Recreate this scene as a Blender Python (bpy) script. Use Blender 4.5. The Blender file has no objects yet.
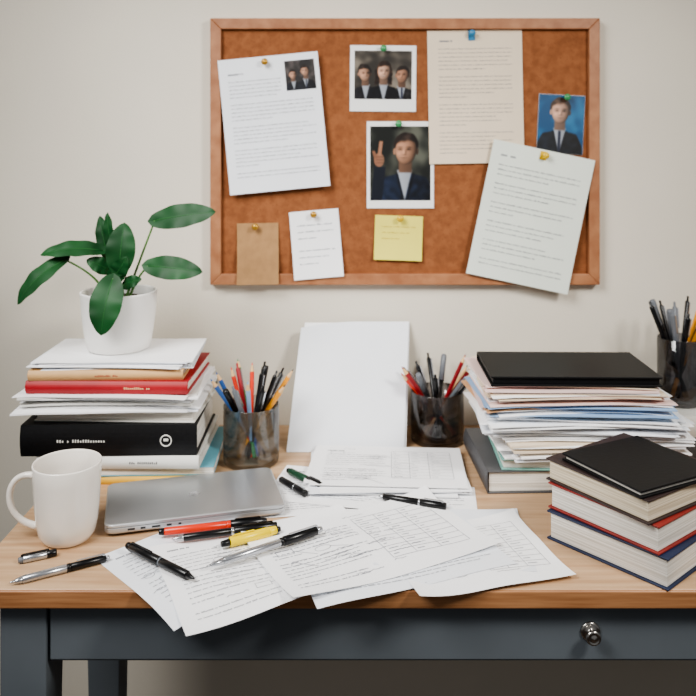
import bpy, math, random
from mathutils import Vector, Matrix, noise
random.seed(11)
T = 0.75          # desk top height
WALL = 1.60       # y of back wall
DF = 0.995        # y of desk front edge

# ------------------------------------------------------------------ materials
def lin(c):
    c = c/255.0
    return c/12.92 if c <= 0.04045 else ((c+0.055)/1.055)**2.4
def L3(rgb): return (lin(rgb[0]), lin(rgb[1]), lin(rgb[2]), 1)

def pm(name, rgb, rough=0.5, metal=0.0, var=0.08, scale=25.0, bump=0.0, stretch=(1,1,1), rgb2=None,
       trans=0.0, coat=0.0, spec=0.5, detail=3.0, bscale=None):
    m = bpy.data.materials.new(name); m.use_nodes = True
    nt = m.node_tree; N = nt.nodes; K = nt.links
    b = N["Principled BSDF"]
    tc = N.new("ShaderNodeTexCoord"); mp = N.new("ShaderNodeMapping")
    mp.inputs["Scale"].default_value = stretch
    K.new(tc.outputs["Object"], mp.inputs["Vector"])
    no = N.new("ShaderNodeTexNoise"); no.inputs["Scale"].default_value = scale; no.inputs["Detail"].default_value = detail
    K.new(mp.outputs[0], no.inputs["Vector"])
    cr = N.new("ShaderNodeValToRGB")
    c = L3(rgb)
    if rgb2 is None:
        a = tuple(max(0, x*(1-var)) for x in c[:3])+(1,); d = tuple(min(1, x*(1+var)) for x in c[:3])+(1,)
    else: a = L3(rgb2); d = c
    cr.color_ramp.elements[0].position = 0.35; cr.color_ramp.elements[1].position = 0.65
    cr.color_ramp.elements[0].color = a; cr.color_ramp.elements[1].color = d
    K.new(no.outputs["Fac"], cr.inputs[0]); K.new(cr.outputs[0], b.inputs["Base Color"])
    b.inputs["Roughness"].default_value = rough; b.inputs["Metallic"].default_value = metal
    b.inputs["Transmission Weight"].default_value = trans
    b.inputs["Coat Weight"].default_value = coat
    b.inputs["Specular IOR Level"].default_value = spec
    if bump > 0:
        n2 = no
        if bscale:
            n2 = N.new("ShaderNodeTexNoise"); n2.inputs["Scale"].default_value = bscale
            K.new(tc.outputs["Object"], n2.inputs["Vector"])
        bp = N.new("ShaderNodeBump"); bp.inputs["Strength"].default_value = bump; bp.inputs["Distance"].default_value = 0.002
        K.new(n2.outputs["Fac"], bp.inputs["Height"]); K.new(bp.outputs[0], b.inputs["Normal"])
    return m

def cork_mat():
    m = pm("cork", (150,98,66), 0.9, scale=60, rgb2=(132,84,56), bump=0.5, detail=6, spec=0.1)
    nt=m.node_tree; N=nt.nodes; K=nt.links
    b=N["Principled BSDF"]; tc=[n for n in N if n.type=='TEX_COORD'][0]
    src=b.inputs["Base Color"].links[0].from_socket
    v=N.new("ShaderNodeTexVoronoi"); v.inputs["Scale"].default_value=190
    K.new(tc.outputs["Object"], v.inputs["Vector"])
    r=N.new("ShaderNodeValToRGB"); r.color_ramp.elements[0].position=0.10; r.color_ramp.elements[1].position=0.22
    K.new(v.outputs["Distance"], r.inputs[0])
    inv=N.new("ShaderNodeMath"); inv.operation='SUBTRACT'; inv.inputs[0].default_value=1
    K.new(r.outputs[0], inv.inputs[1])
    mul=N.new("ShaderNodeMath"); mul.operation='MULTIPLY'; mul.inputs[1].default_value=0.5
    K.new(inv.outputs[0], mul.inputs[0])
    mx=N.new("ShaderNodeMix"); mx.data_type='RGBA'
    K.new(mul.outputs[0], mx.inputs[0]); K.new(src, mx.inputs[6]); mx.inputs[7].default_value=L3((84,52,36))
    K.new(mx.outputs[2], b.inputs["Base Color"])
    return m

def pages_mat(name, rgb, rgb2):
    m = bpy.data.materials.new(name); m.use_nodes=True
    nt=m.node_tree; N=nt.nodes; K=nt.links; b=N["Principled BSDF"]
    tc=N.new("ShaderNodeTexCoord"); mp=N.new("ShaderNodeMapping"); mp.inputs["Scale"].default_value=(6,6,900)
    K.new(tc.outputs["Object"], mp.inputs["Vector"])
    no=N.new("ShaderNodeTexNoise"); no.inputs["Scale"].default_value=1.0; no.inputs["Detail"].default_value=2
    K.new(mp.outputs[0], no.inputs["Vector"])
    cr=N.new("ShaderNodeValToRGB"); cr.color_ramp.elements[0].position=0.35; cr.color_ramp.elements[1].position=0.6
    cr.color_ramp.elements[0].color=L3(rgb2); cr.color_ramp.elements[1].color=L3(rgb)
    K.new(no.outputs["Fac"], cr.inputs[0]); K.new(cr.outputs[0], b.inputs["Base Color"])
    b.inputs["Roughness"].default_value=0.8
    bp=N.new("ShaderNodeBump"); bp.inputs["Strength"].default_value=0.3; bp.inputs["Distance"].default_value=0.001
    K.new(no.outputs["Fac"], bp.inputs["Height"]); K.new(bp.outputs[0], b.inputs["Normal"])
    return m

def thin_glass(name, rgb):
    m = bpy.data.materials.new(name); m.use_nodes=True
    nt=m.node_tree; N=nt.nodes; K=nt.links; N.remove(N["Principled BSDF"]); out=N["Material Output"]
    tr=N.new("ShaderNodeBsdfTransparent"); gl=N.new("ShaderNodeBsdfGlossy"); gl.inputs["Roughness"].default_value=0.05
    tc=N.new("ShaderNodeTexCoord"); no=N.new("ShaderNodeTexNoise"); no.inputs["Scale"].default_value=8
    K.new(tc.outputs["Object"],no.inputs["Vector"])
    cr=N.new("ShaderNodeValToRGB"); c=L3(rgb)
    cr.color_ramp.elements[0].color=tuple(x*.96 for x in c[:3])+(1,); cr.color_ramp.elements[1].color=c
    K.new(no.outputs["Fac"],cr.inputs[0]); K.new(cr.outputs[0],tr.inputs["Color"])
    lw=N.new("ShaderNodeLayerWeight"); lw.inputs["Blend"].default_value=0.32
    ma=N.new("ShaderNodeMath"); ma.operation='MULTIPLY_ADD'; ma.inputs[1].default_value=0.8; ma.inputs[2].default_value=0.05
    K.new(lw.outputs["Fresnel"],ma.inputs[0])
    mx=N.new("ShaderNodeMixShader"); K.new(ma.outputs[0],mx.inputs[0]); K.new(tr.outputs[0],mx.inputs[1]); K.new(gl.outputs[0],mx.inputs[2])
    K.new(mx.outputs[0],out.inputs["Surface"]); return m

def print_mat():
    m = bpy.data.materials.new("photographic_print"); m.use_nodes=True
    nt=m.node_tree; N=nt.nodes; K=nt.links; b=N["Principled BSDF"]
    at=N.new("ShaderNodeAttribute"); at.attribute_name="Col"; K.new(at.outputs["Color"],b.inputs["Base Color"])
    b.inputs["Roughness"].default_value=0.4; return m

M = {}
M['wall'] = pm("wall_paint",(222,215,201),0.9,var=0.03,scale=3,bump=0.15,bscale=220,spec=0.2)
M['floor'] = pm("floor_wood",(100,80,62),0.5,rgb2=(78,60,44),scale=6,stretch=(1,12,1))
M['trim'] = pm("trim_paint",(225,222,214),0.5,var=0.02)
M['woodtop'] = pm("desk_wood",(204,172,138),0.42,rgb2=(184,148,114),scale=5,stretch=(1.2,16,16),bump=0.08,detail=6,spec=0.4)
M['woodedge'] = pm("desk_wood_edge",(184,134,94),0.45,rgb2=(154,106,70),scale=6,stretch=(1.5,20,30),detail=6)
M['grey'] = pm("grey_paint",(104,111,117),0.6,var=0.05,scale=10)
M['chrome'] = pm("brushed_nickel",(190,186,180),0.25,metal=1.0,var=0.03)
M['frame'] = pm("frame_wood",(176,124,88),0.5,rgb2=(152,100,68),scale=10,stretch=(3,10,3),detail=5)
M['cork'] = cork_mat()
M['print'] = print_mat()
M['paper'] = pm("white_paper",(250,250,251),0.85,var=0.01,scale=8,spec=0.2)
M['paper2'] = pm("cool_paper",(238,241,246),0.85,var=0.015,scale=8,spec=0.2)
M['cream'] = pm("cream_paper",(226,210,188),0.85,var=0.03,scale=8,spec=0.2)
M['mint'] = pm("pale_green_paper",(226,232,222),0.85,var=0.02,scale=8,spec=0.2)
M['kraft'] = pm("kraft_paper",(168,132,94),0.9,var=0.07,scale=60,spec=0.2)
M['sticky'] = pm("sticky_yellow",(230,220,112),0.8,var=0.04,scale=8,spec=0.2)
M['pink'] = pm("pink_paper",(232,206,200),0.85,var=0.03)
M['bluep'] = pm("blue_paper",(150,180,214),0.85,var=0.03)
M['orangep'] = pm("orange_paper",(214,164,122),0.85,var=0.03)
M['tealp'] = pm("teal_folder",(128,178,168),0.7,var=0.04)
M['ink'] = pm("printed_ink",(136,138,144),0.9)
M['inkd'] = pm("pen_ink",(98,102,116),0.9)
M['pages'] = pages_mat("page_edges",(240,236,228),(198,192,180))
M['pagesc'] = pages_mat("page_edges_cream",(232,220,198),(188,172,144))
M['black'] = pm("black_cover",(16,16,18),0.5,var=0.2,scale=200,bump=0.1,spec=0.3)
M['red'] = pm("red_cover",(160,28,36),0.5,var=0.08)
M['beige'] = pm("beige_cover",(206,166,116),0.55,var=0.06)
M['navy'] = pm("navy_cover",(34,46,76),0.5,var=0.08)
M['brown'] = pm("maroon_cover",(58,44,42),0.5,var=0.08)
M['rust'] = pm("rust_cover",(142,48,42),0.5,var=0.08)
M['whitec'] = pm("white_cover",(225,224,218),0.5,var=0.03)
M['yellowc'] = pm("yellow_cover",(224,178,70),0.5,var=0.05)
M['tealc'] = pm("teal_cover",(96,160,176),0.5,var=0.05)
M['greyc'] = pm("grey_cover",(84,84,86),0.5,var=0.05)
M['gold'] = pm("gold_print",(220,200,150),0.5)
M['ceramic'] = pm("white_ceramic",(244,238,229),0.22,var=0.01,scale=5,coat=0.4)
M['pot'] = pm("pot_ceramic",(244,242,238),0.45,var=0.01,scale=5)
M['coffee'] = pm("coffee",(50,28,16),0.1)
M['soil'] = pm("soil",(48,34,24),0.95,var=0.4,scale=150,bump=0.8)
M['leaf'] = pm("leaf_green",(32,84,42),0.5,rgb2=(18,60,28),scale=14,coat=0.0,detail=2,spec=0.3)
M['leaf2'] = pm("leaf_vein",(50,104,54),0.5,spec=0.2)
M['stem'] = pm("stem_green",(84,128,64),0.5)
M['alu'] = pm("aluminium",(196,198,200),0.36,metal=0.8,var=0.02,scale=5)
M['aludark'] = pm("aluminium_port",(40,42,45),0.5)
M['alulogo'] = pm("aluminium_mirror",(205,206,210),0.25,metal=0.9,var=0.01)
M['bplastic'] = pm("black_plastic",(14,14,16),0.28,var=0.1)
M['silver'] = pm("silver_metal",(188,190,194),0.25,metal=0.85,var=0.03)
M['redp'] = pm("red_plastic",(220,60,34),0.3,var=0.04)
M['yelp'] = pm("yellow_plastic",(242,212,30),0.3,var=0.04)
M['orap'] = pm("pencil_orange",(232,156,44),0.4,var=0.04)
M['blup'] = pm("blue_plastic",(52,96,160),0.4,var=0.04)
M['grnp'] = pm("green_plastic",(40,120,70),0.4,var=0.04)
M['dgrnp'] = pm("dark_green_plastic",(24,66,44),0.35,var=0.04)
M['maroon'] = pm("maroon_plastic",(150,30,38),0.4,var=0.04)
M['greyp'] = pm("grey_plastic",(110,114,120),0.4,var=0.04)
M['bluepin'] = pm("blue_pin",(64,130,170),0.3)
M['greenpin'] = pm("green_pin",(70,150,96),0.3)
M['goldpin'] = pm("brass_pin",(176,134,52),0.3,metal=0.3)
M['yellpin'] = pm("yellow_pin",(214,178,50),0.3)
M['rawwood'] = pm("raw_pencil_wood",(222,184,136),0.7,var=0.05)
M['glass'] = thin_glass("clear_glass",(246,250,252))
M['smoke'] = thin_glass("smoked_glass",(218,216,218))
M['smoke2'] = thin_glass("dark_smoked_glass",(200,200,204))
M['glossw'] = pm("photo_paper",(240,240,238),0.35,var=0.01)

# ------------------------------------------------------------------ mesh builder
class MB:
    def __init__(s): s.v=[]; s.f=[]; s.fm=[]; s.sm=[]; s.mats=[]; s.col={}
    def mi(s,m):
        if isinstance(m,str): m=M[m]
        if m not in s.mats: s.mats.append(m)
        return s.mats.index(m)
    def add(s,vs,fs,m,smooth=False,X=None):
        o=len(s.v); k=s.mi(m)
        for p in vs:
            p=Vector(p)
            s.v.append(tuple(X@p) if X else tuple(p))
        for f in fs: s.f.append(tuple(i+o for i in f)); s.fm.append(k); s.sm.append(smooth)
    def box(s,x0,x1,y0,y1,z0,z1,m,X=None):
        vs=[(x0,y0,z0),(x1,y0,z0),(x1,y1,z0),(x0,y1,z0),(x0,y0,z1),(x1,y0,z1),(x1,y1,z1),(x0,y1,z1)]
        s.add(vs,[(3,2,1,0),(4,5,6,7),(0,1,5,4),(1,2,6,5),(2,3,7,6),(3,0,4,7)],m,X=X)
    def lathe(s,prof,m,n=32,X=None,smooth=True,cap=True):
        vs=[];fs=[]
        for r,z in prof:
            for i in range(n):
                a=2*math.pi*i/n; vs.append((r*math.cos(a),r*math.sin(a),z))
        for j in range(len(prof)-1):
            for i in range(n):
                fs.append((j*n+i,j*n+(i+1)%n,(j+1)*n+(i+1)%n,(j+1)*n+i))
        if cap:
            if prof[0][0]>1e-6: fs.append(tuple(range(n-1,-1,-1)))
            if prof[-1][0]>1e-6: fs.append(tuple((len(prof)-1)*n+i for i in range(n)))
        s.add(vs,fs,m,smooth,X)
    def tube(s,pts,rads,m,n=10,smooth=True):
        pts=[Vector(p) for p in pts]
        if not isinstance(rads,(list,tuple)): rads=[rads]*len(pts)
        vs=[];fs=[]
        prev=None
        for i,p in enumerate(pts):
            d=(pts[min(i+1,len(pts)-1)]-pts[max(i-1,0)]).normalized()
            if prev is None:
                up=Vector((0,0,1)) if abs(d.z)<0.9 else Vector((0,1,0))
                a=d.cross(up).normalized()
            else: a=(prev-d*prev.dot(d)).normalized()
            prev=a; b=d.cross(a)
            for k in range(n):
                t=2*math.pi*k/n; vs.append(p+(a*math.cos(t)+b*math.sin(t))*rads[i])
        for j in range(len(pts)-1):
            for i in range(n): fs.append((j*n+i,j*n+(i+1)%n,(j+1)*n+(i+1)%n,(j+1)*n+i))
        fs.append(tuple(range(n-1,-1,-1))); fs.append(tuple((len(pts)-1)*n+i for i in range(n)))
        s.add(vs,fs,m,smooth)
    def build(s,name,parent=None,loc=(0,0,0),rot=(0,0,0),bevel=0,seg=2):
        me=bpy.data.meshes.new(name); me.from_pydata(s.v,[],s.f)
        for m in s.mats: me.materials.append(m)
        for p,k,sm in zip(me.polygons,s.fm,s.sm): p.material_index=k; p.use_smooth=sm
        if s.col:
            ca=me.color_attributes.new("Col",'FLOAT_COLOR','POINT')
            for i,c in s.col.items(): ca.data[i].color=c
        me.update()
        ob=bpy.data.objects.new(name,me); bpy.context.scene.collection.objects.link(ob)
        ob.location=loc; ob.rotation_euler=rot
        if parent: ob.parent=parent
        if bevel:
            b=ob.modifiers.new("bevel",'BEVEL'); b.width=bevel; b.segments=seg; b.limit_method='ANGLE'; b.angle_limit=math.radians(40)
        return ob
def empty(name,loc=(0,0,0),rot=(0,0,0)):
    e=bpy.data.objects.new(name,None); e.empty_display_size=0.05
    bpy.context.scene.collection.objects.link(e); e.location=loc; e.rotation_euler=rot
    return e
def align(p,d):
    d=Vector(d).normalized()
    q=Vector((0,0,1)).rotation_difference(d)
    return Matrix.Translation(Vector(p))@q.to_matrix().to_4x4()

# ------------------------------------------------------------------ room
b=MB(); b.box(-3,3.4,WALL,WALL+0.12,0,2.7,'wall'); b.build("wall_back")
b=MB(); b.box(-3,3.4,-2.0,WALL,-0.05,0,'floor'); b.build("floor")
b=MB(); b.box(-3,3.4,WALL-0.015,WALL-0.0005,0.0005,0.09,'trim'); b.build("baseboard_back",bevel=0.003)

# ------------------------------------------------------------------ desk
desk=empty("desk",(0.315,0,0))
ox=-0.315
XL,XR=-0.497,1.127
DB=1.598
b=MB(); b.box(XL+ox,XR+ox,DF+0.0045,DB,T-0.023,T,'woodtop'); b.box(XL+ox,XR+ox,DF,DF+0.0045,T-0.023,T,'woodedge')
b.build("desktop",desk,bevel=0.0022,seg=3)
b=MB()
af=DF+0.022
b.box(XL+0.10+ox,XR-0.10+ox,af+0.004,af+0.02,T-0.105,T-0.0235,'grey')
b.box(XL+0.10+ox,XR-0.10+ox,DB-0.20,DB-0.185,T-0.105,T-0.0235,'grey')
b.box(XL+0.06+ox,XL+0.075+ox,af+0.05,DB-0.22,T-0.105,T-0.0235,'grey')
b.box(XR-0.075+ox,XR-0.06+ox,af+0.05,DB-0.22,T-0.105,T-0.0235,'grey')
b.build("apron",desk,bevel=0.001)
b=MB(); b.box(XL+0.112+ox,XR-0.112+ox,af-0.004,af+0.005,T-0.099,T-0.031,'grey')
b.build("drawer_front",desk,bevel=0.0015)
b=MB()
X=align((-0.002,af-0.004,T-0.062),(0,-1,0))@Matrix.Scale(0.78,4)
b.lathe([(0.0165,0),(0.0165,0.002),(0.0125,0.0035),(0.006,0.004),(0.0055,0.010),(0.010,0.013),(0.0125,0.017),(0.0125,0.019),(0.0105,0.0215),(0.0085,0.0215),(0.0075,0.0195),(0.005,0.0215),(0,0.023)],'chrome',32,X)
b.build("drawer_knob",desk)
for i,(x0,y0) in enumerate([(XL+0.048,af-0.006),(XR-0.108,af-0.006),(XL+0.048,1.34),(XR-0.108,1.34)]):
    b=MB()
    s=0.06
    x=x0+ox
    vs=[]
    for z,k in ((T-0.0235,0),(T-0.13,0),(0.001,0.009)):
        vs+=[(x+k,y0+k,z),(x+s-k,y0+k,z),(x+s-k,y0+s-k,z),(x+k,y0+s-k,z)]
    fs=[(0,1,2,3),(11,10,9,8)]
    for j in (0,4):
        for q in range(4): fs.append((j+q,j+4+q,j+4+(q+1)%4,j+(q+1)%4))
    b.add(vs,fs,'grey'); b.build("leg_%d"%(i+1),desk,bevel=0.002)

# ------------------------------------------------------------------ text generators (rects in local u,v)
def text_rects(w,h,pitch=0.0075,lh=0.0022,lp=0.0017,mx=0.02,my=0.022,head=True,para=6,skip=None,u0=None,u1=None):
    R=[]; v=h/2-my
    ul=-w/2+mx if u0 is None else u0
    ur=w/2-mx if u1 is None else u1
    if head:
        u=ul
        for _ in range(14):
            if random.random()>0.15: R.append((u,v-0.0032,u+0.0017,v))
            u+=0.0022
        v-=pitch*2
    k=0
    while v>-h/2+my:
        k+=1
        end=ur
        if k%para==0: end=ul+(ur-ul)*random.uniform(0.2,0.7)
        elif random.random()<.25: end=ul+(ur-ul)*random.uniform(0.75,0.95)
        u=ul
        while u<end:
            n=random.randint(2,9)
            for _ in range(n):
                if u>end: break
                hh=lh*random.choice((0.62,0.62,0.7,1.0))
                if not(skip and skip[0]<u<skip[2] and skip[1]<v<skip[3]):
                    R.append((u,v-lh,u+lp*0.66,v-lh+hh))
                u+=lp
            u+=lp*1.1
        v-=pitch*(1.9 if k%para==0 else 1)
    return R
def seg_rects(p,q,t=0.0007):
    p=Vector(p);q=Vector(q); L=(q-p).length; n=max(1,int(L/0.008)); out=[]
    d=(q-p)/n; nrm=Vector((-d.y,d.x)).normalized()*t/2
    for i in range(n):
        a=p+d*i; c=a+d
        out.append([(a-nrm),(c-nrm),(c+nrm),(a+nrm)])
    return out
def form_quads(w,h):
    Q=[]
    x0,x1=w*0.02,w*0.42
    rows=9; top=h*.36; bot=-h*.30
    for i in range(rows+1):
        y=top+(bot-top)*i/rows; Q+=seg_rects((x0,y),(x1,y),.0006)
    for f_ in (0,.3,.62,1): Q+=seg_rects((x0+(x1-x0)*f_,top),(x0+(x1-x0)*f_,bot),.0006)
    for i in range(rows):
        y=top+(bot-top)*(i+.55)/rows
        for f_ in (.04,.34,.66):
            x=x0+(x1-x0)*f_
            for k in range(random.randint(3,9)):
                Q.append([Vector((x,y)),Vector((x+.0011,y)),Vector((x+.0011,y+.0018)),Vector((x,y+.0018))]); x+=.0017
    for _ in range(5):
        cx=random.uniform(-w*.42,-w*.12); cy=random.uniform(-h*.36,h*.3); a=random.uniform(.010,.026); c=random.uniform(.006,.014)
        pts=[(cx+a/2+a/2*math.cos(t),cy+c/2+c/2*math.sin(t)) for t in [i*math.pi/6 for i in range(12)]] if random.random()<.5 else [(cx,cy),(cx+a,cy),(cx+a,cy+c),(cx,cy+c)]
        for i in range(len(pts)): Q+=seg_rects(pts[i],pts[(i+1)%len(pts)],.0006)
        Q+=seg_rects((cx+a,cy+c/2),(cx+a+random.uniform(.01,.03),cy+random.uniform(-.02,.02)),.0006)
    for _ in range(16):
        x=random.uniform(-w*.44,w*.1); y=random.uniform(-h*.42,h*.42)
        pts=[(x,y)]
        for i in range(random.randint(8,20)):
            pts.append((x+i*0.0026,y+random.uniform(-.0016,.0016)))
        for i in range(len(pts)-1): Q+=seg_rects(pts[i],pts[i+1],0.0006)
    return Q

def ripple(x,y):
    f=min(1,max(0,(1.20-y)/0.08))*min(1,max(0,(x+0.30)/0.06))
    return 0.0048*f*(0.5+0.5*math.sin(x*24+y*9)*math.cos(y*26-x*7))

def desk_sheet(name,cx,cy,z,w,h,ang,curl=0.0,style='text',mat='paper',parent=None,ink='ink',**kw):
    ca,sa=math.cos(math.radians(ang)),math.sin(math.radians(ang))
    def wp(u,v,e=0.0):
        x=cx+u*ca-v*sa; y=cy+u*sa+v*ca
        zz=z+ripple(x,y)
        r=max(0,(abs(u)/(w/2)+abs(v)/(h/2))-1.25)
        sgn=1 if (u>0)==(v>0) else 0.45
        zz+=curl*r*r*sgn*1.7
        if y<DF+0.006: zz-=((DF+0.006-y)**1.5)*0.55
        return (x-cx,y-cy,zz+e)
    b=MB(); nx,ny=26,20
    vs=[wp(-w/2+w*i/nx,-h/2+h*j/ny) for j in range(ny+1) for i in range(nx+1)]
    fs=[(j*(nx+1)+i,j*(nx+1)+i+1,(j+1)*(nx+1)+i+1,(j+1)*(nx+1)+i) for j in range(ny) for i in range(nx)]
    b.add(vs,fs,mat,True)
    quads=[]
    if 'text' in style:
        for (a0,c0,a1,c1) in text_rects(w,h,**kw): quads.append([(a0,c0),(a1,c0),(a1,c1),(a0,c1)])
    if 'form' in style:
        for (a0,c0,a1,c1) in text_rects(w,h,u1=-w*.02,**kw): quads.append([(a0,c0),(a1,c0),(a1,c1),(a0,c1)])
        quads+=[[tuple(p) for p in q] for q in form_quads(w,h)]
    for q in quads:
        if any(abs(p[0])>w/2-.002 or abs(p[1])>h/2-.002 for p in q): continue
        b.add([wp(p[0],p[1],0.0005) for p in q],[(0,1,2,3)],ink)
    return b.build(name,parent,(cx,cy,T))

# ------------------------------------------------------------------ pin board
BX0,BX1,BZ0,BZ1=-0.278,0.508,T+0.288,T+0.826
bcx,bcz=(BX0+BX1)/2,(BZ0+BZ1)/2
board=empty("cork_bulletin_board",(bcx,WALL,bcz))
hw,hh=(BX1-BX0)/2,(BZ1-BZ0)/2; fw=0.022
b=MB(); b.box(-hw+fw-.002,hw-fw+.002,-0.010,-0.001,-hh+fw-.002,hh-fw+.002,'cork'); b.build("cork_panel",board)
b=MB()
def mitre(a,bq,c,d):
    vs=[]
    for y in (-0.020,-0.001):
        for (x,z) in (a,bq,c,d): vs.append((x,y,z))
    b.add(vs,[(0,1,2,3),(7,6,5,4),(0,4,5,1),(1,5,6,2),(2,6,7,3),(3,7,4,0)],'frame')
o=[(-hw,-hh),(hw,-hh),(hw,hh),(-hw,hh)]; i_=[(-hw+fw,-hh+fw),(hw-fw,-hh+fw),(hw-fw,hh-fw),(-hw+fw,hh-fw)]
for k in range(4): mitre(o[k],o[(k+1)%4],i_[(k+1)%4],i_[k])
b.build("frame",board,bevel=0.0015)

def ss(a,b_,x):
    t=min(1,max(0,(x-a)/(b_-a))); return t*t*(3-2*t)
def mixc(c1,c2,f): return tuple(c1[i]*(1-f)+c2[i]*f for i in range(3))
class Person:
    """soft head-and-shoulders figure for a photographic print"""
    def __init__(s,cx,base,k,wide=1.0,tilt=0.0,skin=(196,150,124),suit=(24,26,34),tie=True,seed=0,hair=(34,27,24),long=False,turn=0.0,hh=1.0,smile=0.0):
        s.__dict__.update(dict(cx=cx,base=base,k=k,wide=wide,tilt=tilt,skin=skin,suit=suit,tie=tie,seed=seed,hair=hair,long=long,turn=turn,hh=hh,smile=smile))
    def paint(s,c,u,v):
        k=s.k; x=(u-s.cx)/k; y=(v-s.base)/k; e=0.035
        n=noise.noise(Vector((x*5,y*5,s.seed)))
        hx=x-s.tilt*(y-1.3); hy=y-1.72
        if s.long:
            m=ss(.47,.41,abs(hx)+.05*n)*ss(-.78,-.6,hy)*ss(.15,.05,hy); c=mixc(c,tuple(q*(1+.8*n) for q in s.hair),m)
        sw=1.02*s.wide
        ax=abs(x)/sw
        top=1.02-0.20*min(ax,1)**1.2-1.9*max(0,ax-.72)**1.2
        m=ss(e,-e,y-top)*ss(1+.04,1-.04,ax)
        lit=0.85+0.5*n-0.35*x
        c=mixc(c,tuple(q*lit for q in s.suit),m)
        vw=0.22*(y-.15)/.9
        ms=ss(e,-e,abs(x-.03*s.turn)-vw)*ss(e,-e,y-1.10)*ss(-e,e,y-.15)
        c=mixc(c,tuple(q*(0.80-.3*x) for q in (190,196,206)),ms)
        if s.tie: c=mixc(c,(30,34,52),ss(e,-e,abs(x)-.05)*ss(e,-e,y-1.0)*ss(-e,e,y-.2))
        ml=ss(e*1.2,-e*.3,abs(abs(x)-vw-.05)-.02)*ss(e,-e,y-1.0)*ss(-e,e,y-.15); c=mixc(c,(12,12,16),ml*.6)
        mn=ss(e,-e,abs(x)-.20)*ss(-e,e,y-1.02)*ss(e,-e,y-1.5)
        c=mixc(c,tuple(q*(.52-.35*x) for q in s.skin),mn)
        hr=math.sqrt((hx/.375)**2+((hy-.12)/(.40*s.hh))**2)+0.10*n
        mh=ss(1.08,.94,hr)*ss(.0,.10,hy)
        c=mixc(c,tuple(q*(1+1.3*max(0,n)-.8*hx) for q in s.hair),mh)
        for q in (-1,1):
            er=math.sqrt(((hx-q*.345)/.045)**2+((hy+.05)/.10)**2); c=mixc(c,tuple(z*(.58-.25*q) for z in s.skin),ss(1.2,.8,er)*(0 if s.long else 1))
        wd=.325*(1-.16*max(0,-hy)/.45)
        fr=(abs(hx/wd)**2.3+abs((hy+.03)/.42)**2.3)**(1/2.3)
        hl=.245+.03*math.cos((hx-.06)*8)+.05*n
        mf=ss(1.06,.94,fr)*ss(hl+.06,hl-.05,hy)
        nz=math.sqrt(max(0,1-min(1,fr)**2)); sh=0.42+0.50*nz-0.95*hx+0.12*hy
        fx=hx-s.turn*.06
        g=lambda px,py,sx,sy: math.exp(-((fx-px)/sx)**2-((hy-py)/sy)**2)
        sh-=0.34*(g(-.13,.02,.085,.05)+g(.13,.02,.085,.05))
        sh-=0.30*(g(-.135,.085,.08,.020)+g(.135,.085,.08,.020))
        sh-=0.30*(g(-.125,.01,.042,.018)+g(.125,.01,.042,.018))
        sh-=0.24*g(.045,-.08,.035,.08); sh-=0.22*g(0,-.15,.065,.022); sh+=0.14*g(-.02,-.06,.03,.09)
        my=-.245-.35*s.smile*(.02-abs(fx)*.18)
        sh-=0.28*g(0,my,.10,.018); sh-=0.10*g(0,-.30,.06,.018); sh+=.1*g(-.18,-.12,.07,.07)
        sh=max(.10,sh)
        fc=(min(255,s.skin[0]*sh),s.skin[1]*sh,s.skin[2]*sh)
        c=mixc(c,fc,mf)
        if s.smile: c=mixc(c,(195,188,180),.6*ss(1.2,.8,math.sqrt((fx/.07)**2+((hy+.245)/.018)**2)))
        return c

class Flat:
    def __init__(s,w,h,mat,curl=0.0):
        s.b=MB(); s.w=w;s.h=h;s.curl=curl
        nx,ny=10,16
        vs=[s.wp(-w/2+w*i/nx,-h/2+h*j/ny) for j in range(ny+1) for i in range(nx+1)]
        fs=[(j*(nx+1)+i,j*(nx+1)+i+1,(j+1)*(nx+1)+i+1,(j+1)*(nx+1)+i) for j in range(ny) for i in range(nx)]
        s.b.add(vs,fs,mat,True)
    def wp(s,u,v,l=0):
        t=max(0.0,0.5-v/s.h); y=-s.curl*(t**2.2)-min(s.curl,.004)*0.25*abs(2*u/s.w)**3
        return (u,y-0.0004*l,v)
    def poly(s,pts,mat,l): s.b.add([s.wp(p[0],p[1],l) for p in pts],[tuple(range(len(pts)))],mat)
    def rect(s,u0,v0,u1,v1,mat,l): s.poly([(u0,v0),(u1,v0),(u1,v1),(u0,v1)],mat,l)
    def text(s,mat='ink',**kw):
        for r in text_rects(s.w,s.h,**kw): s.rect(*r,mat,1)
    def picture(s,u0,v0,u1,v1,bg,people,extra=None,res=0.0010,l=1.2):
        nx=int((u1-u0)/res); ny=int((v1-v0)/res); vs=[];fs=[]; o=len(s.b.v)
        for j in range(ny+1):
            for i in range(nx+1):
                u=u0+(u1-u0)*i/nx; v=v0+(v1-v0)*j/ny
                vs.append(s.wp(u,v,l))
                c=bg((i/nx),(j/ny))
                for p in people: c=p.paint(c,u,v)
                if extra: c=extra(c,u,v)
                s.b.col[o+j*(nx+1)+i]=L3(tuple(min(255,max(0,q)) for q in c))
        for j in range(ny):
            for i in range(nx): k=j*(nx+1)+i; fs.append((k,k+1,k+nx+2,k+nx+1))
        s.b.add(vs,fs,'print',True)
    def pin(s,u,v,mat,shaft=0.0):
        p=s.wp(u,v,0)
        X=align(p,(0,-1,0))
        s.b.lathe([(0.0035,0),(0.0035,0.002),(0.0025,0.004),(0.0028,0.007),(0.0060,0.008),(0.0068,0.0105),(0.0055,0.0125),(0,0.0132)],mat,20,X)
        if shaft: s.b.lathe([(0.0007,-shaft),(0.0007,0)],'silver',8,X)
    def done(s,name,x,z,ang,y): return s.b.build(name,None,(x,y,T+z),(0,-math.radians(ang),0))

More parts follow.
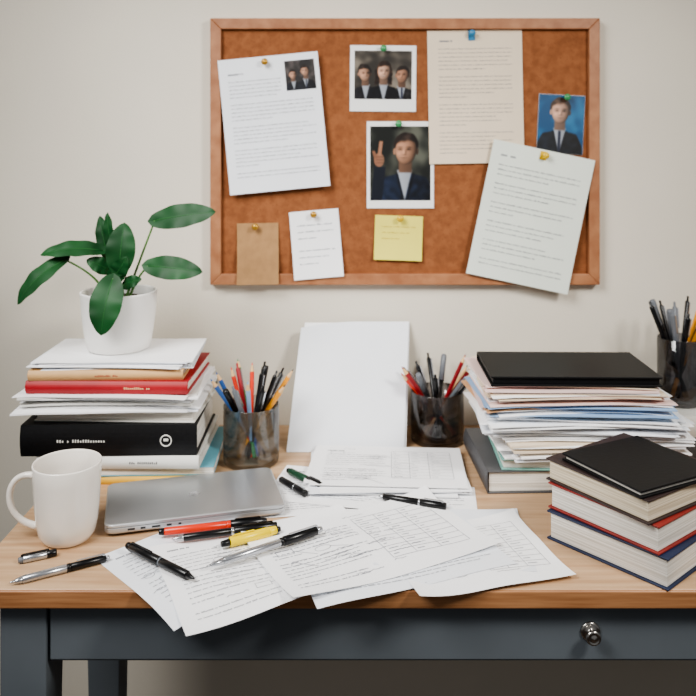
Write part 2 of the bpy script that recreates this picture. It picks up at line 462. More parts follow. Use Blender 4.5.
def bg_room(dark,light,seed):
    def f(a,c):
        n=noise.noise(Vector((a*2.2,c*2.2,seed)))+.5*noise.noise(Vector((a*6,c*6,seed+3)))
        return mixc(dark,light,ss(-.4,.6,n))
    return f
YC=WALL-0.0112; YF=WALL-0.0215
f=Flat(0.202,0.272,'paper2',curl=0.004)
f.text(pitch=0.0078,lh=0.002,lp=0.0016,my=0.03,mx=0.018,para=5,skip=(0.022,0.05,0.11,0.14))
f.picture(0.032,0.062,0.092,0.122,bg_room((40,38,38),(90,82,80),5),[Person(0.047,0.058,0.021,.8,seed=2,tie=False,turn=1),Person(0.073,0.058,0.024,.8,-.1,seed=4,turn=-1)],res=.0008)
f.pin(-0.006,0.124,'goldpin',.0112); f.done("pinned_letter",-0.149,0.614,5.5,YF)
f=Flat(0.134,0.134,'glossw',curl=0.001)
f.picture(-0.058,-0.042,0.058,0.056,bg_room((52,48,44),(128,120,108),9),[Person(-0.036,-0.052,0.036,.75,-.10,seed=7,tie=False,suit=(28,26,30),turn=1,hh=1.05,smile=1),Person(0.038,-0.056,0.037,.75,.08,seed=8,suit=(40,38,40),turn=-1,skin=(176,130,104),hh=.95),Person(0.001,-0.054,0.040,.8,0.05,seed=9,suit=(14,14,18),long=True,tie=False,skin=(212,168,142),smile=1,hair=(40,28,22))])
f.pin(0,0.060,'greenpin'); f.done("photo_print",0.071,0.705,-0.5,YC)
f=Flat(0.136,0.176,'glossw',curl=0.001)
def raised_hand(c,u,v):
    du=u+0.044-0.10*(v+0.03)
    m=ss(.0125,.0105,abs(du))*ss(.002,-.002,v+0.004); c=mixc(c,(24,28,38),m)
    r=math.sqrt(((u+0.043)/.0105)**2+((v-0.010)/.014)**2); c=mixc(c,(140-900*max(0,u+.043),98,78),ss(1.1,.9,r))
    m=ss(.0042,.0030,abs(u+.041-.12*(v-.03)))*ss(.050,.046,v)*ss(.018,.020,v); c=mixc(c,(158,114,90),m)
    m=ss(.0036,.0026,abs(u+.052+.3*(v-.02)))*ss(.030,.027,v)*ss(.012,.014,v); c=mixc(c,(130,90,70),m)
    for q in range(3): c=mixc(c,(80,54,42),.6*ss(.0012,.0004,abs(v-.004-.006*q))*ss(.009,.007,abs(u+.041)))
    return c
f.picture(-0.061,-0.072,0.061,0.078,bg_room((28,30,28),(92,94,84),14),[Person(0.010,-0.083,0.066,.86,0.05,seed=3,suit=(28,36,54),turn=-.8,skin=(190,142,114),hh=1.02,tie=False)],raised_hand)
f.pin(-0.004,0.083,'greenpin'); f.done("photo_print",0.106,0.530,0,YC)
f=Flat(0.192,0.270,'cream',curl=0.003)
f.text(mat='ink',pitch=0.0082,lh=0.0018,lp=0.0015,mx=0.022,my=0.02,para=6)
f.rect(-.013,.114,.001,.134,'bluepin',3); f.pin(-0.006,0.128,'bluepin'); f.done("pinned_document",0.2585,0.668,1.0,YC)
f=Flat(0.208,0.275,'mint',curl=0.004)
f.text(mat='ink',pitch=0.0098,lh=0.0026,lp=0.0021,mx=0.02,my=0.026,para=3)
f.rect(-.007,.117,.007,.134,'yellpin',3); f.pin(0.003,0.126,'yellpin',.0118); f.done("pinned_document",0.367,0.426,-12,YF-0.001)
f=Flat(0.094,0.120,'glossw',curl=0.001)
f.picture(-0.0465,-0.0595,0.0465,0.0595,bg_room((22,72,112),(40,108,150),21),[Person(-0.002,-0.068,0.055,.84,0,seed=12,suit=(22,26,34),skin=(212,168,144),hair=(52,38,30),hh=.97)],res=.0009)
f.pin(0.008,0.055,'greenpin'); f.done("portrait_print",0.431,0.612,-3,YC)
f=Flat(0.084,0.122,'kraft',curl=0.018); f.pin(-0.004,0.054,'goldpin'); f.done("kraft_note_card",-0.182,0.351,1,YC)
f=Flat(0.100,0.136,'paper',curl=0.014)
f.text(mat='inkd',pitch=0.013,lh=0.0022,lp=0.0022,mx=0.014,my=0.028,head=False,para=3)
f.pin(0.0,0.060,'goldpin'); f.done("handwritten_note",-0.064,0.370,5,YC)
f=Flat(0.097,0.090,'sticky',curl=0.006)
f.text(mat='goldpin',pitch=0.012,lh=0.0014,lp=0.0024,mx=0.015,my=0.022,head=False,para=3)
f.pin(0.002,0.040,'yellpin'); f.done("sticky_note",0.102,0.382,-2,YC)

# ------------------------------------------------------------------ books
def book(parent,name,cx,cy,z,w,d,t,ang,cover,pages='pages',spine='front',title=None,ct=0.0025,soft=False):
    g=MB(); ins=0.004 if not soft else 0.0005
    x0,x1,y0,y1=-w/2,w/2,-d/2,d/2
    px0,px1,py0,py1=x0+ins,x1-ins,y0+ins,y1-ins
    if spine=='front': py0=y0+ct
    if spine=='back': py1=y1-ct
    if spine=='left': px0=x0+ct
    if spine=='right': px1=x1-ct
    g.box(x0,x1,y0,y1,0,ct,cover); g.box(x0,x1,y0,y1,t-ct,t,cover)
    g.box(px0,px1,py0,py1,ct,t-ct,pages)
    n=8; bulge=min(0.004,t*0.2)
    vs=[];fs=[]
    L=w if spine in('front','back') else d
    for i in range(n+1):
        a=math.pi*i/n; o_=bulge*math.sin(a); zz=t*i/n
        for e in (-L/2,L/2):
            if spine=='front': vs.append((e,y0-o_,zz))
            elif spine=='back': vs.append((e,y1+o_,zz))
            elif spine=='left': vs.append((x0-o_,e,zz))
            else: vs.append((x1+o_,e,zz))
    for i in range(n): fs.append((2*i,2*i+1,2*i+3,2*i+2))
    fs.append(tuple(2*i for i in range(n+1))); fs.append(tuple(2*i+1 for i in range(n,-1,-1)))
    g.add(vs,fs,cover,False)
    if title and spine=='front':
        yy=y0-bulge-0.0006; u=title[0]; hgt=title[1]; mt=title[2]; cnt=title[3]
        for k in range(cnt):
            if random.random()>0.14:
                g.box(u,u+hgt*.5,yy,yy+0.0012,t/2-hgt/2,t/2+hgt/2*random.choice((1,1,.4)),mt)
            u+=hgt*.85
        if len(title)>4:
            X=align((title[4],yy+0.0012,t/2),(0,-1,0))
            g.lathe([(0.010,0),(0.010,0.0012),(0.0080,0.0012),(0.0080,0)],'whitec',24,X,cap=False)
            g.box(title[4]-.004,title[4]+.004,yy,yy+.0012,t/2-.001,t/2+.0035,'whitec')
    return g.build(name,parent,(cx,cy,z),(0,0,math.radians(ang)),bevel=0.0006 if not soft else 0.0003,seg=1)

def slabs(parent,name,cx,cy,z0,z1,w,d,mats,jit=0.012,ang0=0,angj=5,tmin=0.0006,tmax=0.002,droop=0.0):
    g=MB(); z=z0
    while z<z1-1e-5:
        t=min(random.uniform(tmin,tmax),z1-z)
        if z1-(z+t)<tmin: t=z1-z
        a=math.radians(ang0+random.uniform(-angj,angj)); ox_,oy_=random.uniform(-jit,jit),random.uniform(-jit,jit)
        ww=w*random.uniform(.93,1.0); dd=d*random.uniform(.93,1)
        mt=random.choice(mats); nx,ny=8,6
        dr=droop*random.uniform(0,1); vs=[];fs=[]
        for top in (0,1):
            for j in range(ny+1):
                for i in range(nx+1):
                    u=-ww/2+ww*i/nx; v=-dd/2+dd*j/ny
                    q=max(0,abs(u)/(ww/2)-0.55)**2*2.5
                    zz=z+(t*0.92 if top else 0)-dr*q+0.0004*math.sin(u*40+z*999)
                    vs.append((u*math.cos(a)-v*math.sin(a)+ox_,u*math.sin(a)+v*math.cos(a)+oy_,max(zz,0.0002)))
        n=(nx+1)*(ny+1)
        for j in range(ny):
            for i in range(nx):
                k=j*(nx+1)+i
                fs.append((k+nx+1,k+nx+2,k+1,k)); fs.append((n+k,n+k+1,n+k+nx+2,n+k+nx+1))
        for i in range(nx):
            fs.append((i,i+1,n+i+1,n+i)); k=ny*(nx+1)+i; fs.append((k+1,k,n+k,n+k+1))
        for j in range(ny):
            k=j*(nx+1); fs.append((k+nx+1,k,n+k,n+k+nx+1)); k+=nx; fs.append((k,k+nx+1,n+k+nx+1,n+k))
        g.add(vs,fs,mt); z+=t
    return g.build(name,parent,(cx,cy,0),(0,0,0))

# left stack --------------------------------------------------------
S=empty("book_stack",(-0.386,1.405,T))
def rel(x): return x+0.375
book(S,"book_1",rel(-0.330),0.0,0.000,0.205,0.19,0.014,-2,'yellowc',soft=True)
book(S,"book_2",rel(-0.335),0.002,0.0142,0.235,0.19,0.015,2,'tealc',spine='back',soft=True,ct=.002)
book(S,"book_3",rel(-0.372),0.0,0.0294,0.27,0.20,0.022,0,'whitec',title=(0.02,0.004,'greyc',14))
book(S,"book_4",rel(-0.388),-0.002,0.0516,0.292,0.20,0.052,1,'black',title=(-0.085,0.005,'whitec',19,0.095))
book(S,"book_5",rel(-0.378),0.004,0.1038,0.272,0.19,0.020,-2,'whitec',spine='back')
slabs(S,"loose_papers",rel(-0.394),0.0,0.124,0.1525,0.295,0.20,['paper','paper2','paper','whitec'],0.014,0,5,0.001,0.0035,droop=0.006)
book(S,"book_6",rel(-0.390),-0.002,0.1530,0.272,0.19,0.021,-1,'red',spine='front',title=(0.03,0.004,'gold',14))
book(S,"book_7",rel(-0.397),0.0,0.1742,0.258,0.185,0.017,1.5,'beige',title=(-0.02,0.0035,'red',14))
slabs(S,"top_papers",rel(-0.390),-0.005,0.1915,0.2035,0.27,0.175,['paper','paper2','paper'],0.008,0,4,0.0008,0.002,droop=0.003)

# right back stack ---------------------------------------------------
S=empty("document_stack",(0.374,1.375,T))
book(S,"book_1",-0.025,0.005,0.0,0.25,0.20,0.037,2,'greyc',spine='left')
book(S,"folder_1",0.0,0.0,0.0375,0.24,0.20,0.018,-2,'tealp',spine='back')
slabs(S,"paper_layer_1",0.03,0.0,0.0556,0.086,0.30,0.20,['paper','cream','paper2','tealp','paper'],0.012,2,4,0.001,0.004)
slabs(S,"paper_layer_2",0.022,0.0,0.0863,0.120,0.325,0.19,['paper','paper2','paper','paper2'],0.016,0,6,0.0007,0.002,droop=0.006)
slabs(S,"paper_layer_3",0.002,0.0,0.1203,0.150,0.31,0.19,['paper','bluep','pink','paper2','orangep','paper'],0.014,0,6,0.0007,0.003,droop=0.008)
slabs(S,"paper_layer_4",-0.004,0.0,0.1503,0.172,0.29,0.19,['paper','pink','paper2','cream','paper'],0.012,0,5,0.0007,0.003,droop=0.004)
book(S,"notebook",0.002,-0.012,0.1725,0.280,0.160,0.016,-1,'black','black',spine='back',ct=0.003)

# near right stack -----------------------------------------------------
S=empty("book_stack",(0.414,1.128,T))
book(S,"book_1",0.006,-0.002,0.0,0.195,0.182,0.041,41,'navy','pages',spine='right')
book(S,"book_2",0.004,0.0,0.0412,0.188,0.174,0.037,38,'rust','pages',spine='right')
book(S,"book_3",-0.002,-0.002,0.0784,0.180,0.172,0.032,34,'brown','pagesc',spine='right')
book(S,"notebook",-0.004,-0.022,0.1106,0.150,0.145,0.011,27,'black','pages',spine='right',ct=.003)

S=empty("book_stack",(0.675,1.50,T))
book(S,"book_1",0,0,0,0.17,0.165,0.04,0,'greyc',spine='front')
book(S,"book_2",0,0,0.0402,0.165,0.16,0.038,2,'whitec',spine='front')

# ------------------------------------------------------------------ potted plant
PX,PY,PZ=-0.412,1.41,T+0.2040
plant=empty("potted_plant",(PX,PY,PZ))
b=MB()
b.lathe([(0,0),(0.050,0),(0.055,0.003),(0.060,0.03),(0.0645,0.065),(0.067,0.100),(0.0675,0.102),(0.0665,0.1035),(0.0635,0.1035),(0.0625,0.101),(0.060,0.07),(0.058,0.06),(0,0.06)],'pot',56,cap=False)
b.build("pot",plant)
b=MB(); b.lathe([(0.0615,0.084),(0.045,0.090),(0.02,0.093),(0,0.093)],'soil',32); b.build("soil",plant)
def bez(p0,p1,p2,n=12):
    p0,p1,p2=map(Vector,(p0,p1,p2))
    return [(1-t)**2*p0+2*t*(1-t)*p1+t*t*p2 for t in [i/n for i in range(n+1)]]
def leaf(idx,base,tip,W,nrm,bend=0.01,fold=0.14):
    base=Vector((base[0]-PX,base[1]-PY,base[2]+T-PZ)); tip=Vector((tip[0]-PX,tip[1]-PY,tip[2]+T-PZ))
    d=tip-base; L=d.length; d.normalize(); nrm=Vector(nrm); nrm=(nrm-d*nrm.dot(d)).normalized(); side=d.cross(nrm)
    g=MB(); n,mn=22,6; vs=[];fs=[]
    for i in range(n+1):
        t=i/n
        prof=(t**0.5)*((1-t)**0.68)*1.66 if 0<t<1 else 0
        ctr=base+d*L*t+nrm*bend*4*t*(1-t)
        for j in range(-mn,mn+1):
            s_=j/mn; w_=W*prof
            back=0.12*L*abs(s_)**2*(1-t)**6
            vs.append(ctr+side*s_*w_+nrm*(fold*abs(s_)*w_-0.10*w_*s_*s_+0.0012*math.sin(t*20+idx)*abs(s_))-d*back)
    mm=2*mn+1
    for i in range(n):
        for j in range(2*mn):
            k=i*mm+j; fs.append((k,k+1,k+mm+1,k+mm))
    g.add(vs,fs,'leaf',True)
    g.tube([base+d*L*t+nrm*(bend*4*t*(1-t)) for t in [i/10*0.97 for i in range(11)]],[0.0009-0.0007*i/10 for i in range(11)],'leaf2',6)
    g.build("leaf_%d"%idx,plant)
    return base
stems=MB()
def stem(base,ctrl,root=(0,0)):
    r=Vector((root[0],root[1],0.088)); c=Vector((ctrl[0]-PX,ctrl[1]-PY,ctrl[2]+T-PZ))
    stems.tube(bez(r,c,base),[0.0024-0.0008*i/12 for i in range(13)],'stem',8)
bb=leaf(1,(-0.345,1.40,0.434),(-0.232,1.38,0.451),0.030,(0.05,-0.96,0.38),0.006); stem(bb,(-0.375,1.41,0.36),(0.012,0))
bb=leaf(2,(-0.352,1.38,0.356),(-0.252,1.36,0.348),0.0285,(0.1,-0.96,0.36),0.006); stem(bb,(-0.375,1.39,0.335),(0.02,-.01))
bb=leaf(3,(-0.438,1.40,0.380),(-0.540,1.375,0.376),0.024,(0,-0.72,0.70),0.012); stem(bb,(-0.43,1.41,0.35),(-0.01,0))
bb=leaf(4,(-0.500,1.385,0.366),(-0.574,1.36,0.292),0.026,(-0.3,-0.85,0.5),0.014); stem(bb,(-0.44,1.40,0.335),(-0.02,-.005))
bb=leaf(5,(-0.400,1.37,0.348),(-0.395,1.385,0.432),0.034,(0.15,-1,0.15),0.010); stem(bb,(-0.408,1.39,0.33),(0,-.01))
bb=leaf(6,(-0.404,1.345,0.338),(-0.415,1.318,0.248),0.037,(0.05,-1,0.25),0.012); stem(bb,(-0.402,1.36,0.345),(0,-.02))
bb=leaf(7,(-0.432,1.42,0.362),(-0.452,1.43,0.440),0.020,(-0.2,-1,0.1),0.006); stem(bb,(-0.42,1.42,0.34),(-.01,.01))
bb=leaf(8,(-0.420,1.41,0.375),(-0.432,1.41,0.448),0.016,(-0.4,-1,0.1),0.006); stem(bb,(-0.41,1.415,0.34),(-.004,.01))
bb=leaf(9,(-0.395,1.38,0.322),(-0.358,1.36,0.336),0.016,(0.3,-0.9,0.4),0.004); stem(bb,(-0.40,1.39,0.318),(.01,-.01))
bb=leaf(10,(-0.415,1.38,0.330),(-0.385,1.365,0.374),0.022,(0.3,-0.9,0.2),0.006); stem(bb,(-0.41,1.39,0.318),(.0,-.0))
bb=leaf(11,(-0.425,1.40,0.345),(-0.462,1.385,0.366),0.020,(-0.2,-0.85,0.5),0.006); stem(bb,(-0.415,1.40,0.33),(-.01,-.0))
stems.build("stems",plant)

# ------------------------------------------------------------------ mug
mug=empty("coffee_mug",(-0.405,1.131,T)); mug.scale=(0.97,0.97,0.93)
b=MB()
b.lathe([(0,0.0015),(0.026,0.0015),(0.028,0),(0.031,0),(0.035,0.003),(0.0405,0.012),(0.044,0.03),(0.0465,0.06),(0.0485,0.095),(0.0495,0.1175),(0.0490,0.1195),(0.0475,0.1195),(0.0465,0.1175),(0.0455,0.095),(0.0435,0.06),(0.041,0.03),(0.037,0.014),(0.028,0.007),(0,0.006)],'ceramic',64,cap=False)
b.build("cup_body",mug)
b=MB(); b.lathe([(0.0448,0.080),(0,0.080)],'coffee',48,cap=False); b.build("coffee",mug)
pts=[Vector((-0.0455,-0.004,0.098)),Vector((-0.056,-0.004,0.101)),Vector((-0.070,-0.005,0.098)),Vector((-0.080,-0.006,0.087)),Vector((-0.0845,-0.006,0.070)),Vector((-0.082,-0.006,0.052)),Vector((-0.074,-0.005,0.037)),Vector((-0.062,-0.004,0.027)),Vector((-0.050,-0.003,0.022)),Vector((-0.0415,-0.003,0.020))]
b=MB(); b.tube(pts,[.0058,.0052,.005,.005,.005,.005,.005,.0052,.0056,.006],'ceramic',14)
h=b.build("handle",mug); m_=h.modifiers.new("s",'SUBSURF'); m_.levels=1; m_.render_levels=2

# ------------------------------------------------------------------ cups of pens
def pencil(g,p,d,Lg,r,kind,mat):
    X=align(p,d)
    if kind=='pencil':
        g.lathe([(r,0),(r,Lg-0.018)],mat,6,X,smooth=False,cap=False)
        g.lathe([(r,Lg-0.018),(r*0.35,Lg-0.005)],'rawwood',12,X,cap=False)
        g.lathe([(r*0.35,Lg-0.005),(0,Lg)],'bplastic',10,X,cap=False)
    elif kind=='color':
        g.lathe([(r,0),(r,Lg-0.018)],mat,6,X,smooth=False,cap=False)
        g.lathe([(r,Lg-0.018),(r*0.4,Lg-0.006)],'rawwood',12,X,cap=False)
        g.lathe([(r*0.4,Lg-0.006),(0,Lg)],mat,10,X,cap=False)
    elif kind=='pen':
        g.lathe([(r*.5,0),(r,0.004),(r,Lg-0.012),(r*.8,Lg-0.010),(r*.5,Lg-0.009),(r*.5,Lg-0.001),(0,Lg)],mat,12,X)
        g.box(r*.9,r*1.5,-r*.3,r*.3,Lg-0.05,Lg-0.012,'silver',X)
    elif kind=='marker':
        g.lathe([(r*.9,0),(r,0.002),(r,Lg*.68)],mat,14,X)
        g.lathe([(r*1.12,Lg*.68),(r*1.12,Lg-0.004),(r*.9,Lg),(0,Lg)],'bplastic' if mat!='bplastic' else 'greyp',14,X)
def fill_cup(parent,z0,R,H,items):
    for i,(a_deg,lean,Lg,r,kind,mat,off) in enumerate(items):
        a=math.radians(a_deg)
        q=Vector((math.cos(a)*(R-r-0.002)*off,math.sin(a)*(R-r-0.002)*off,H))
        base=Vector((-math.cos(a)*R*lean,-math.sin(a)*R*lean,z0))
        g=MB(); pencil(g,base,q-base,Lg,r,kind,mat); g.build("pencil_%d"%(i+1),parent)
def tumbler(parent,R,H,mat,name):
    b=MB()
    b.lathe([(0,0),(R-.004,0),(R-.001,0.003),(R,0.01),(R,H-.001),(R-.001,H),(R-.0022,H-.001),(R-.0025,0.012),(R-.006,0.007),(0,0.007)],mat,56,cap=False); b.build(name,parent)
cup=empty("pencil_cup",(-0.174,1.410,T)); R,H=0.050,0.104
tumbler(cup,R,H,'glass',"glass_tumbler")
items=[(200,.5,.175,.0042,'color','blup',.95),(170,.3,.168,.0040,'color','blup',.9),(120,.3,.178,.0040,'color','grnp',.8),(95,.2,.165,.004,'color','redp',.6),
 (75,.3,.172,.0042,'pen','bplastic',.9),(60,.2,.160,.005,'marker','grnp',.6),(40,.4,.170,.004,'pen','bplastic',.95),(20,.5,.180,.0042,'pencil','orap',1.0),
 (330,.6,.172,.0042,'pencil','orap',1.0),(300,.3,.155,.0045,'pen','bplastic',.8),(270,.2,.160,.004,'color','bluep',.7),(250,.4,.168,.0045,'pen','greyp',.95),
 (225,.4,.150,.005,'marker','bluep',.9),(140,.1,.165,.004,'pen','maroon',.5),(0,.2,.162,.004,'pen','bplastic',.6),(310,.1,.168,.004,'pen','bplastic',.45),(215,.1,.172,.0038,'color','redp',.5)]
fill_cup(cup,0.0115,R-.003,H,items)
cup=empty("pencil_cup",(0.172,1.512,T)); R,H=0.051,0.098
tumbler(cup,R,H,'smoke',"smoked_tumbler")
items=[(185,.7,.160,.0045,'color','redp',1.0),(195,.5,.168,.0045,'color','maroon',.9),(170,.5,.155,.0045,'pen','bplastic',.9),(100,.4,.165,.004,'pen','bplastic',.8),
 (70,.4,.160,.005,'marker','bplastic',.7),(30,.7,.165,.004,'pencil','rawwood',1.0),(15,.7,.168,.0042,'color','maroon',.95),(345,.7,.162,.0045,'pen','bplastic',1.0),(320,.5,.15,.004,'pen','greyp',.9),(260,.4,.155,.0045,'pen','bplastic',.8),(225,.4,.15,.005,'marker','bplastic',.8),(5,.3,.17,.004,'color','maroon',.6),(210,.2,.16,.004,'pen','bplastic',.6)]
fill_cup(cup,0.0115,R-.003,H,items)
cup=empty("pencil_cup",(0.632,1.495,T+0.0785)); R,H=0.040,0.125
tumbler(cup,R,H,'smoke2',"dark_tumbler")
items=[(180,.4,.195,.0045,'pen','bplastic',1.0),(150,.3,.19,.005,'marker','bplastic',.9),(120,.3,.185,.004,'pen','bplastic',.8),(80,.2,.18,.0045,'pen','greyp',.8),(50,.3,.195,.004,'pen','bplastic',.9),(20,.5,.20,.0045,'pencil','orap',.9),(345,.5,.185,.004,'color','orap',.9),(0,.5,.195,.005,'pen','bplastic',1.0),(270,.3,.175,.0045,'pen','bplastic',.8),(230,.3,.18,.004,'pen','greyp',.8),(200,.1,.17,.0055,'marker','bplastic',.5)]
fill_cup(cup,0.0115,R-.003,H,items)

# ------------------------------------------------------------------ laptop
lw,ld,lt=0.266,0.150,0.016
a=math.radians(15)
fr=Vector((-0.094,1.196)); u=Vector((math.cos(a),math.sin(a))); v=Vector((-math.sin(a),math.cos(a)))
c=fr-u*lw/2+v*ld/2
lap=empty("laptop",(c.x,c.y,T+0.0030),(0,0,a))
def rrect(w,d,r,n=6):
    P=[]
    for (sx,sy,a0) in ((1,1,0),(-1,1,90),(-1,-1,180),(1,-1,270)):
        for i in range(n+1):
            t=math.radians(a0+90*i/n); P.append((sx*(w/2-r)+r*math.cos(t),sy*(d/2-r)+r*math.sin(t)))
    return P
def prism(g,layers,mat):
    vs=[];fs=[];n=None
    for (P,z) in layers:
        n=len(P); vs+=[(p[0],p[1],z) for p in P]
    for j in range(len(layers)-1):
        for i in range(n): fs.append((j*n+i,j*n+(i+1)%n,(j+1)*n+(i+1)%n,(j+1)*n+i))
    fs.append(tuple(range(n-1,-1,-1))); fs.append(tuple((len(layers)-1)*n+i for i in range(n)))
    g.add(vs,fs,mat)
b=MB()
prism(b,[(rrect(lw-.012,ld-.012,.010),0),(rrect(lw-.002,ld-.002,.012),.003),(rrect(lw,ld,.012),.005),(rrect(lw,ld,.012),.0100),(rrect(lw-.001,ld-.001,.012),.0104)],'alu')
b.build("base",lap)
b=MB(); prism(b,[(rrect(lw-.004,ld-.004,.011),.0102),(rrect(lw-.004,ld-.004,.011),.0112)],'aludark')
for k,(x,wd) in enumerate([(-.10,.010),(-.082,.007),(-.066,.012),(-.045,.007),(-.028,.004)]):
    b.box(x,x+wd,-ld/2-.0003,-ld/2+.002,.0058,.0084,'aludark')
b.build("seam_and_ports",lap)
b=MB(); prism(b,[(rrect(lw-.001,ld-.001,.012),.0110),(rrect(lw,ld,.012),.0116),(rrect(lw,ld,.012),.0146),(rrect(lw-.002,ld-.002,.012),.0156),(rrect(lw-.005,ld-.005,.012),.016)],'alu')
b.lathe([(0.009,.0161),(0,.0162)],'alulogo',24,cap=False)
b.build("lid",lap)

# ------------------------------------------------------------------ papers on desk
desk_sheet("printed_page",-0.050,1.272,0.0006,0.20,0.135,10,0,'text')
desk_sheet("printed_page",-0.020,1.300,0.0016,0.21,0.14,-12,0.0,'text')
S=empty("paper_pile",(0.068,1.36,T))
slabs(S,"loose_sheets",0.0,-0.006,0.0026,0.013,0.26,0.17,['paper','paper2','paper'],0.012,-2,6,0.0008,0.0025)
desk_sheet("printed_page",0.070,1.358,0.0134,0.260,0.172,-3,0.0,'form',pitch=.009)
desk_sheet("printed_page",0.10,1.262,0.0006,0.21,0.10,-6,0.0,'text')
desk_sheet("printed_page",-0.205,1.070,0.0006,0.20,0.205,44,0.0,'form',mat='paper2',pitch=.010)
desk_sheet("printed_page",-0.100,1.070,0.0014,0.297,0.205,26,0.006,'form',pitch=.0095)
desk_sheet("printed_page",0.148,1.130,0.0010,0.215,0.185,-4,0.004,'text',mat='paper2')
desk_sheet("printed_page",0.171,1.085,0.0019,0.215,0.185,14,0.010,'form',pitch=.009)
desk_sheet("printed_page",0.060,1.095,0.0028,0.28,0.20,20,0.0,'text',mat='paper2')
desk_sheet("printed_page",0.030,1.112,0.0040,0.315,0.195,27,0.014,'form',ink='inkd',pitch=.0088)

def lean_sheet(name,xl,xr,yb,zb,yt,zt,shift,mat,curl):
    g=MB(); nx,ny=14,18; vs=[];fs=[]
    for j in range(ny+1):
        t=j/ny
        for i in range(nx+1):
            s_=i/nx
            x=xl+(xr-xl)*s_+shift*t; y=yb+(yt-yb)*t; z=zb+(zt-zb)*t
            k=max(0,(1-s_)+t-1.45); y-=curl*k*k*3; z-=curl*k*k*1.2
            y+=0.004*math.sin(t*math.pi)
            vs.append((x,y,z))
    for j in range(ny):
        for i in range(nx): k=j*(nx+1)+i; fs.append((k,k+1,k+nx+2,k+nx+1))
    g.add(vs,fs,mat,True); return g.build(name,None,(0,0,T))
lean_sheet("blank_paper_sheet",-0.114,0.104,1.452,0.0005,1.595,0.211,0.020,'paper2',0.022)
lean_sheet("blank_paper_sheet",-0.106,0.108,1.457,0.0005,1.5985,0.208,0.018,'paper',0.0)

# ------------------------------------------------------------------ pens on the desk
def seg_pen(name,p,q,z,parts,clip=None):
    p=Vector((p[0],p[1],0)); q=Vector((q[0],q[1],0)); Lg=(q-p).length
    z+=max(ripple(p.x+(q.x-p.x)*t/8,p.y+(q.y-p.y)*t/8) for t in range(9))
    X=Matrix.Rotation(math.pi/2,4,'Y')
    g=MB()
    for (t0,t1,r0,r1,mt) in parts:
        e=min(0.0008,(t1-t0)*Lg*.2)
        g.lathe([(max(0,r0-.0006),t0*Lg),(r0,t0*Lg+e),(r1,t1*Lg-e),(max(0,r1-.0006),t1*Lg)],mt,20,X)
    if clip:
        t0,t1,r,mt=clip
        x0,x1=min(t0,t1)*Lg,max(t0,t1)*Lg
        g.box(x0,x1,-.0014,.0014,r+.0006,r+.0018,mt)
        xe=t0*Lg
        g.box(xe-.0015,xe+.0015,-.0014,.0014,r-.002,r+.0012,mt)
    ang=math.atan2(q.y-p.y,q.x-p.x)
    return g.build(name,None,(p.x,p.y,T+z),(0,0,ang))
seg_pen("felt_marker",(-0.272,1.126),(-0.120,1.160),0.0090,[(0,.05,.004,.005,'bplastic'),(.05,.62,.0054,.0058,'redp'),(.62,.66,.0058,.0058,'redp'),(.66,.97,.0064,.0060,'bplastic'),(.97,1,.005,.004,'bplastic')],(.93,.70,.0062,'bplastic'))
seg_pen("felt_marker",(-0.247,1.106),(-0.104,1.146),0.0086,[(0,.10,.0015,.0045,'silver'),(.10,.55,.0048,.0052,'bplastic'),(.55,.58,.0054,.0054,'silver'),(.58,1,.0056,.0052,'bplastic')],(.95,.66,.0058,'bplastic'))
seg_pen("highlighter",(-0.176,1.088),(-0.098,1.133),0.0098,[(0,.14,.004,.0050,'bplastic'),(.14,.80,.0068,.0068,'yelp'),(.80,.93,.0062,.0055,'yelp'),(.93,1,.0045,.0035,'bplastic')],(.20,.55,.0068,'yelp'))
seg_pen("ballpoint_pen",(-0.186,1.025),(-0.038,1.128),0.0104,[(0,.04,.0008,.0016,'silver'),(.04,.14,.0022,.0044,'silver'),(.14,.62,.0048,.0052,'silver'),(.62,.65,.0056,.0056,'bplastic'),(.65,.95,.0064,.0062,'bplastic'),(.95,1,.005,.004,'silver')],(.95,.70,.0064,'silver'))
seg_pen("felt_marker",(-0.306,1.087),(-0.196,1.002),0.0080,[(0,.05,.0045,.0050,'bplastic'),(.05,.50,.0058,.0058,'bplastic'),(.50,.52,.0054,.0054,'greyp'),(.52,.90,.0056,.0054,'bplastic'),(.90,1,.0045,.0012,'bplastic')],(.08,.38,.0058,'bplastic'))
seg_pen("ballpoint_pen",(-0.434,1.005),(-0.325,1.068),0.0052,[(0,.05,.0008,.002,'silver'),(.05,.12,.0028,.0045,'silver'),(.12,.56,.0048,.0052,'silver'),(.56,.60,.0054,.0054,'bplastic'),(.60,.96,.0052,.0048,'bplastic'),(.96,1,.003,.003,'silver')],(.94,.66,.0052,'silver'))
seg_pen("pen_cap",(-0.446,1.060),(-0.402,1.082),0.0050,[(0,.12,.0036,.0046,'greyp'),(.12,.75,.0050,.0052,'silver'),(.75,1,.0050,.0046,'bplastic')],(.1,.8,.0052,'bplastic'))
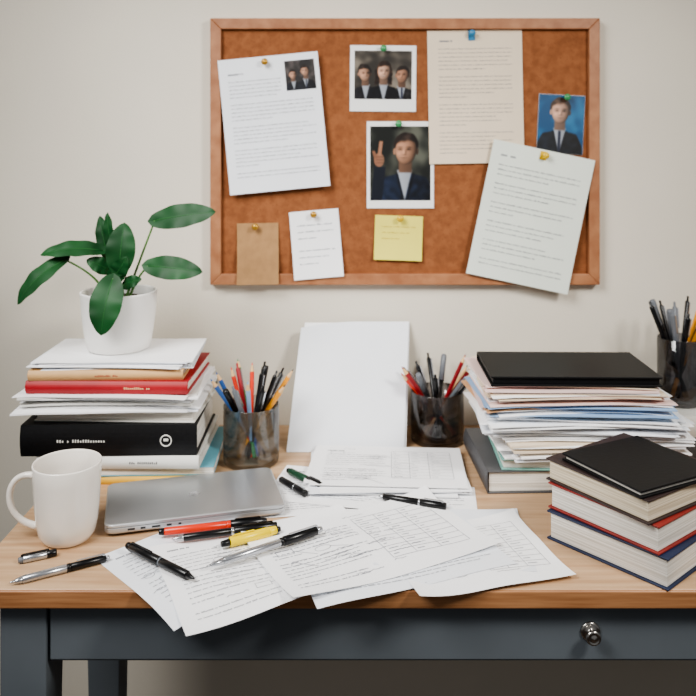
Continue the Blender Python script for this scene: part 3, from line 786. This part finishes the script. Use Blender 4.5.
seg_pen("ballpoint_pen",(0.048,1.252),(0.152,1.214),0.0078,[(0,.08,.001,.004,'silver'),(.08,.6,.005,.0056,'bplastic'),(.6,.63,.006,.006,'silver'),(.63,1,.0062,.0056,'bplastic')],(.95,.68,.0062,'silver'))
seg_pen("ballpoint_pen",(-0.116,1.318),(-0.068,1.258),0.0085,[(0,.08,.001,.004,'silver'),(.08,.6,.005,.0056,'bplastic'),(.6,.63,.006,.006,'silver'),(.63,1,.0060,.0056,'bplastic')],(.95,.68,.0062,'silver'))
seg_pen("felt_marker",(-0.104,1.350),(-0.044,1.285),0.0088,[(0,.08,.004,.005,'bplastic'),(.08,.6,.0058,.0060,'dgrnp'),(.6,1,.0064,.006,'bplastic')],(.95,.68,.0066,'bplastic'))

# ------------------------------------------------------------------ lights
def area(name,loc,target,size,power,col,sy=None,spread=180):
    l=bpy.data.lights.new(name,'AREA'); l.energy=power; l.color=col; l.shape='RECTANGLE'; l.size=size; l.size_y=sy or size
    l.spread=math.radians(spread)
    o=bpy.data.objects.new(name,l); bpy.context.scene.collection.objects.link(o)
    o.location=loc; o.rotation_euler=(Vector(target)-Vector(loc)).to_track_quat('-Z','Y').to_euler(); return o
area("window_light",(-0.80,0.45,2.05),(0.0,1.42,0.98),0.7,7.6,(1.0,0.985,0.96),0.8,spread=80)
area("room_light",(1.05,0.35,1.95),(-0.05,1.42,0.92),0.32,5.6,(1.0,0.965,0.91),spread=90)
w=bpy.data.worlds.new("world"); bpy.context.scene.world=w; w.use_nodes=True
bg=w.node_tree.nodes["Background"]; bg.inputs[0].default_value=(0.96,0.975,1.0,1); bg.inputs[1].default_value=0.19
try: bpy.context.scene.view_settings.look='AgX - Medium High Contrast'
except Exception as e: print(e)

# ------------------------------------------------------------------ camera
cd=bpy.data.cameras.new("camera"); cam=bpy.data.objects.new("camera",cd); bpy.context.scene.collection.objects.link(cam)
cam.location=(0,0,T+0.56); cam.rotation_euler=(math.radians(90),0,0)
cd.sensor_width=36; cd.lens=784/696*36; cd.shift_y=-(348-150)/696; cd.clip_start=0.01
cd.dof.use_dof=True; cd.dof.focus_distance=1.10; cd.dof.aperture_fstop=5.0
bpy.context.scene.camera=cam
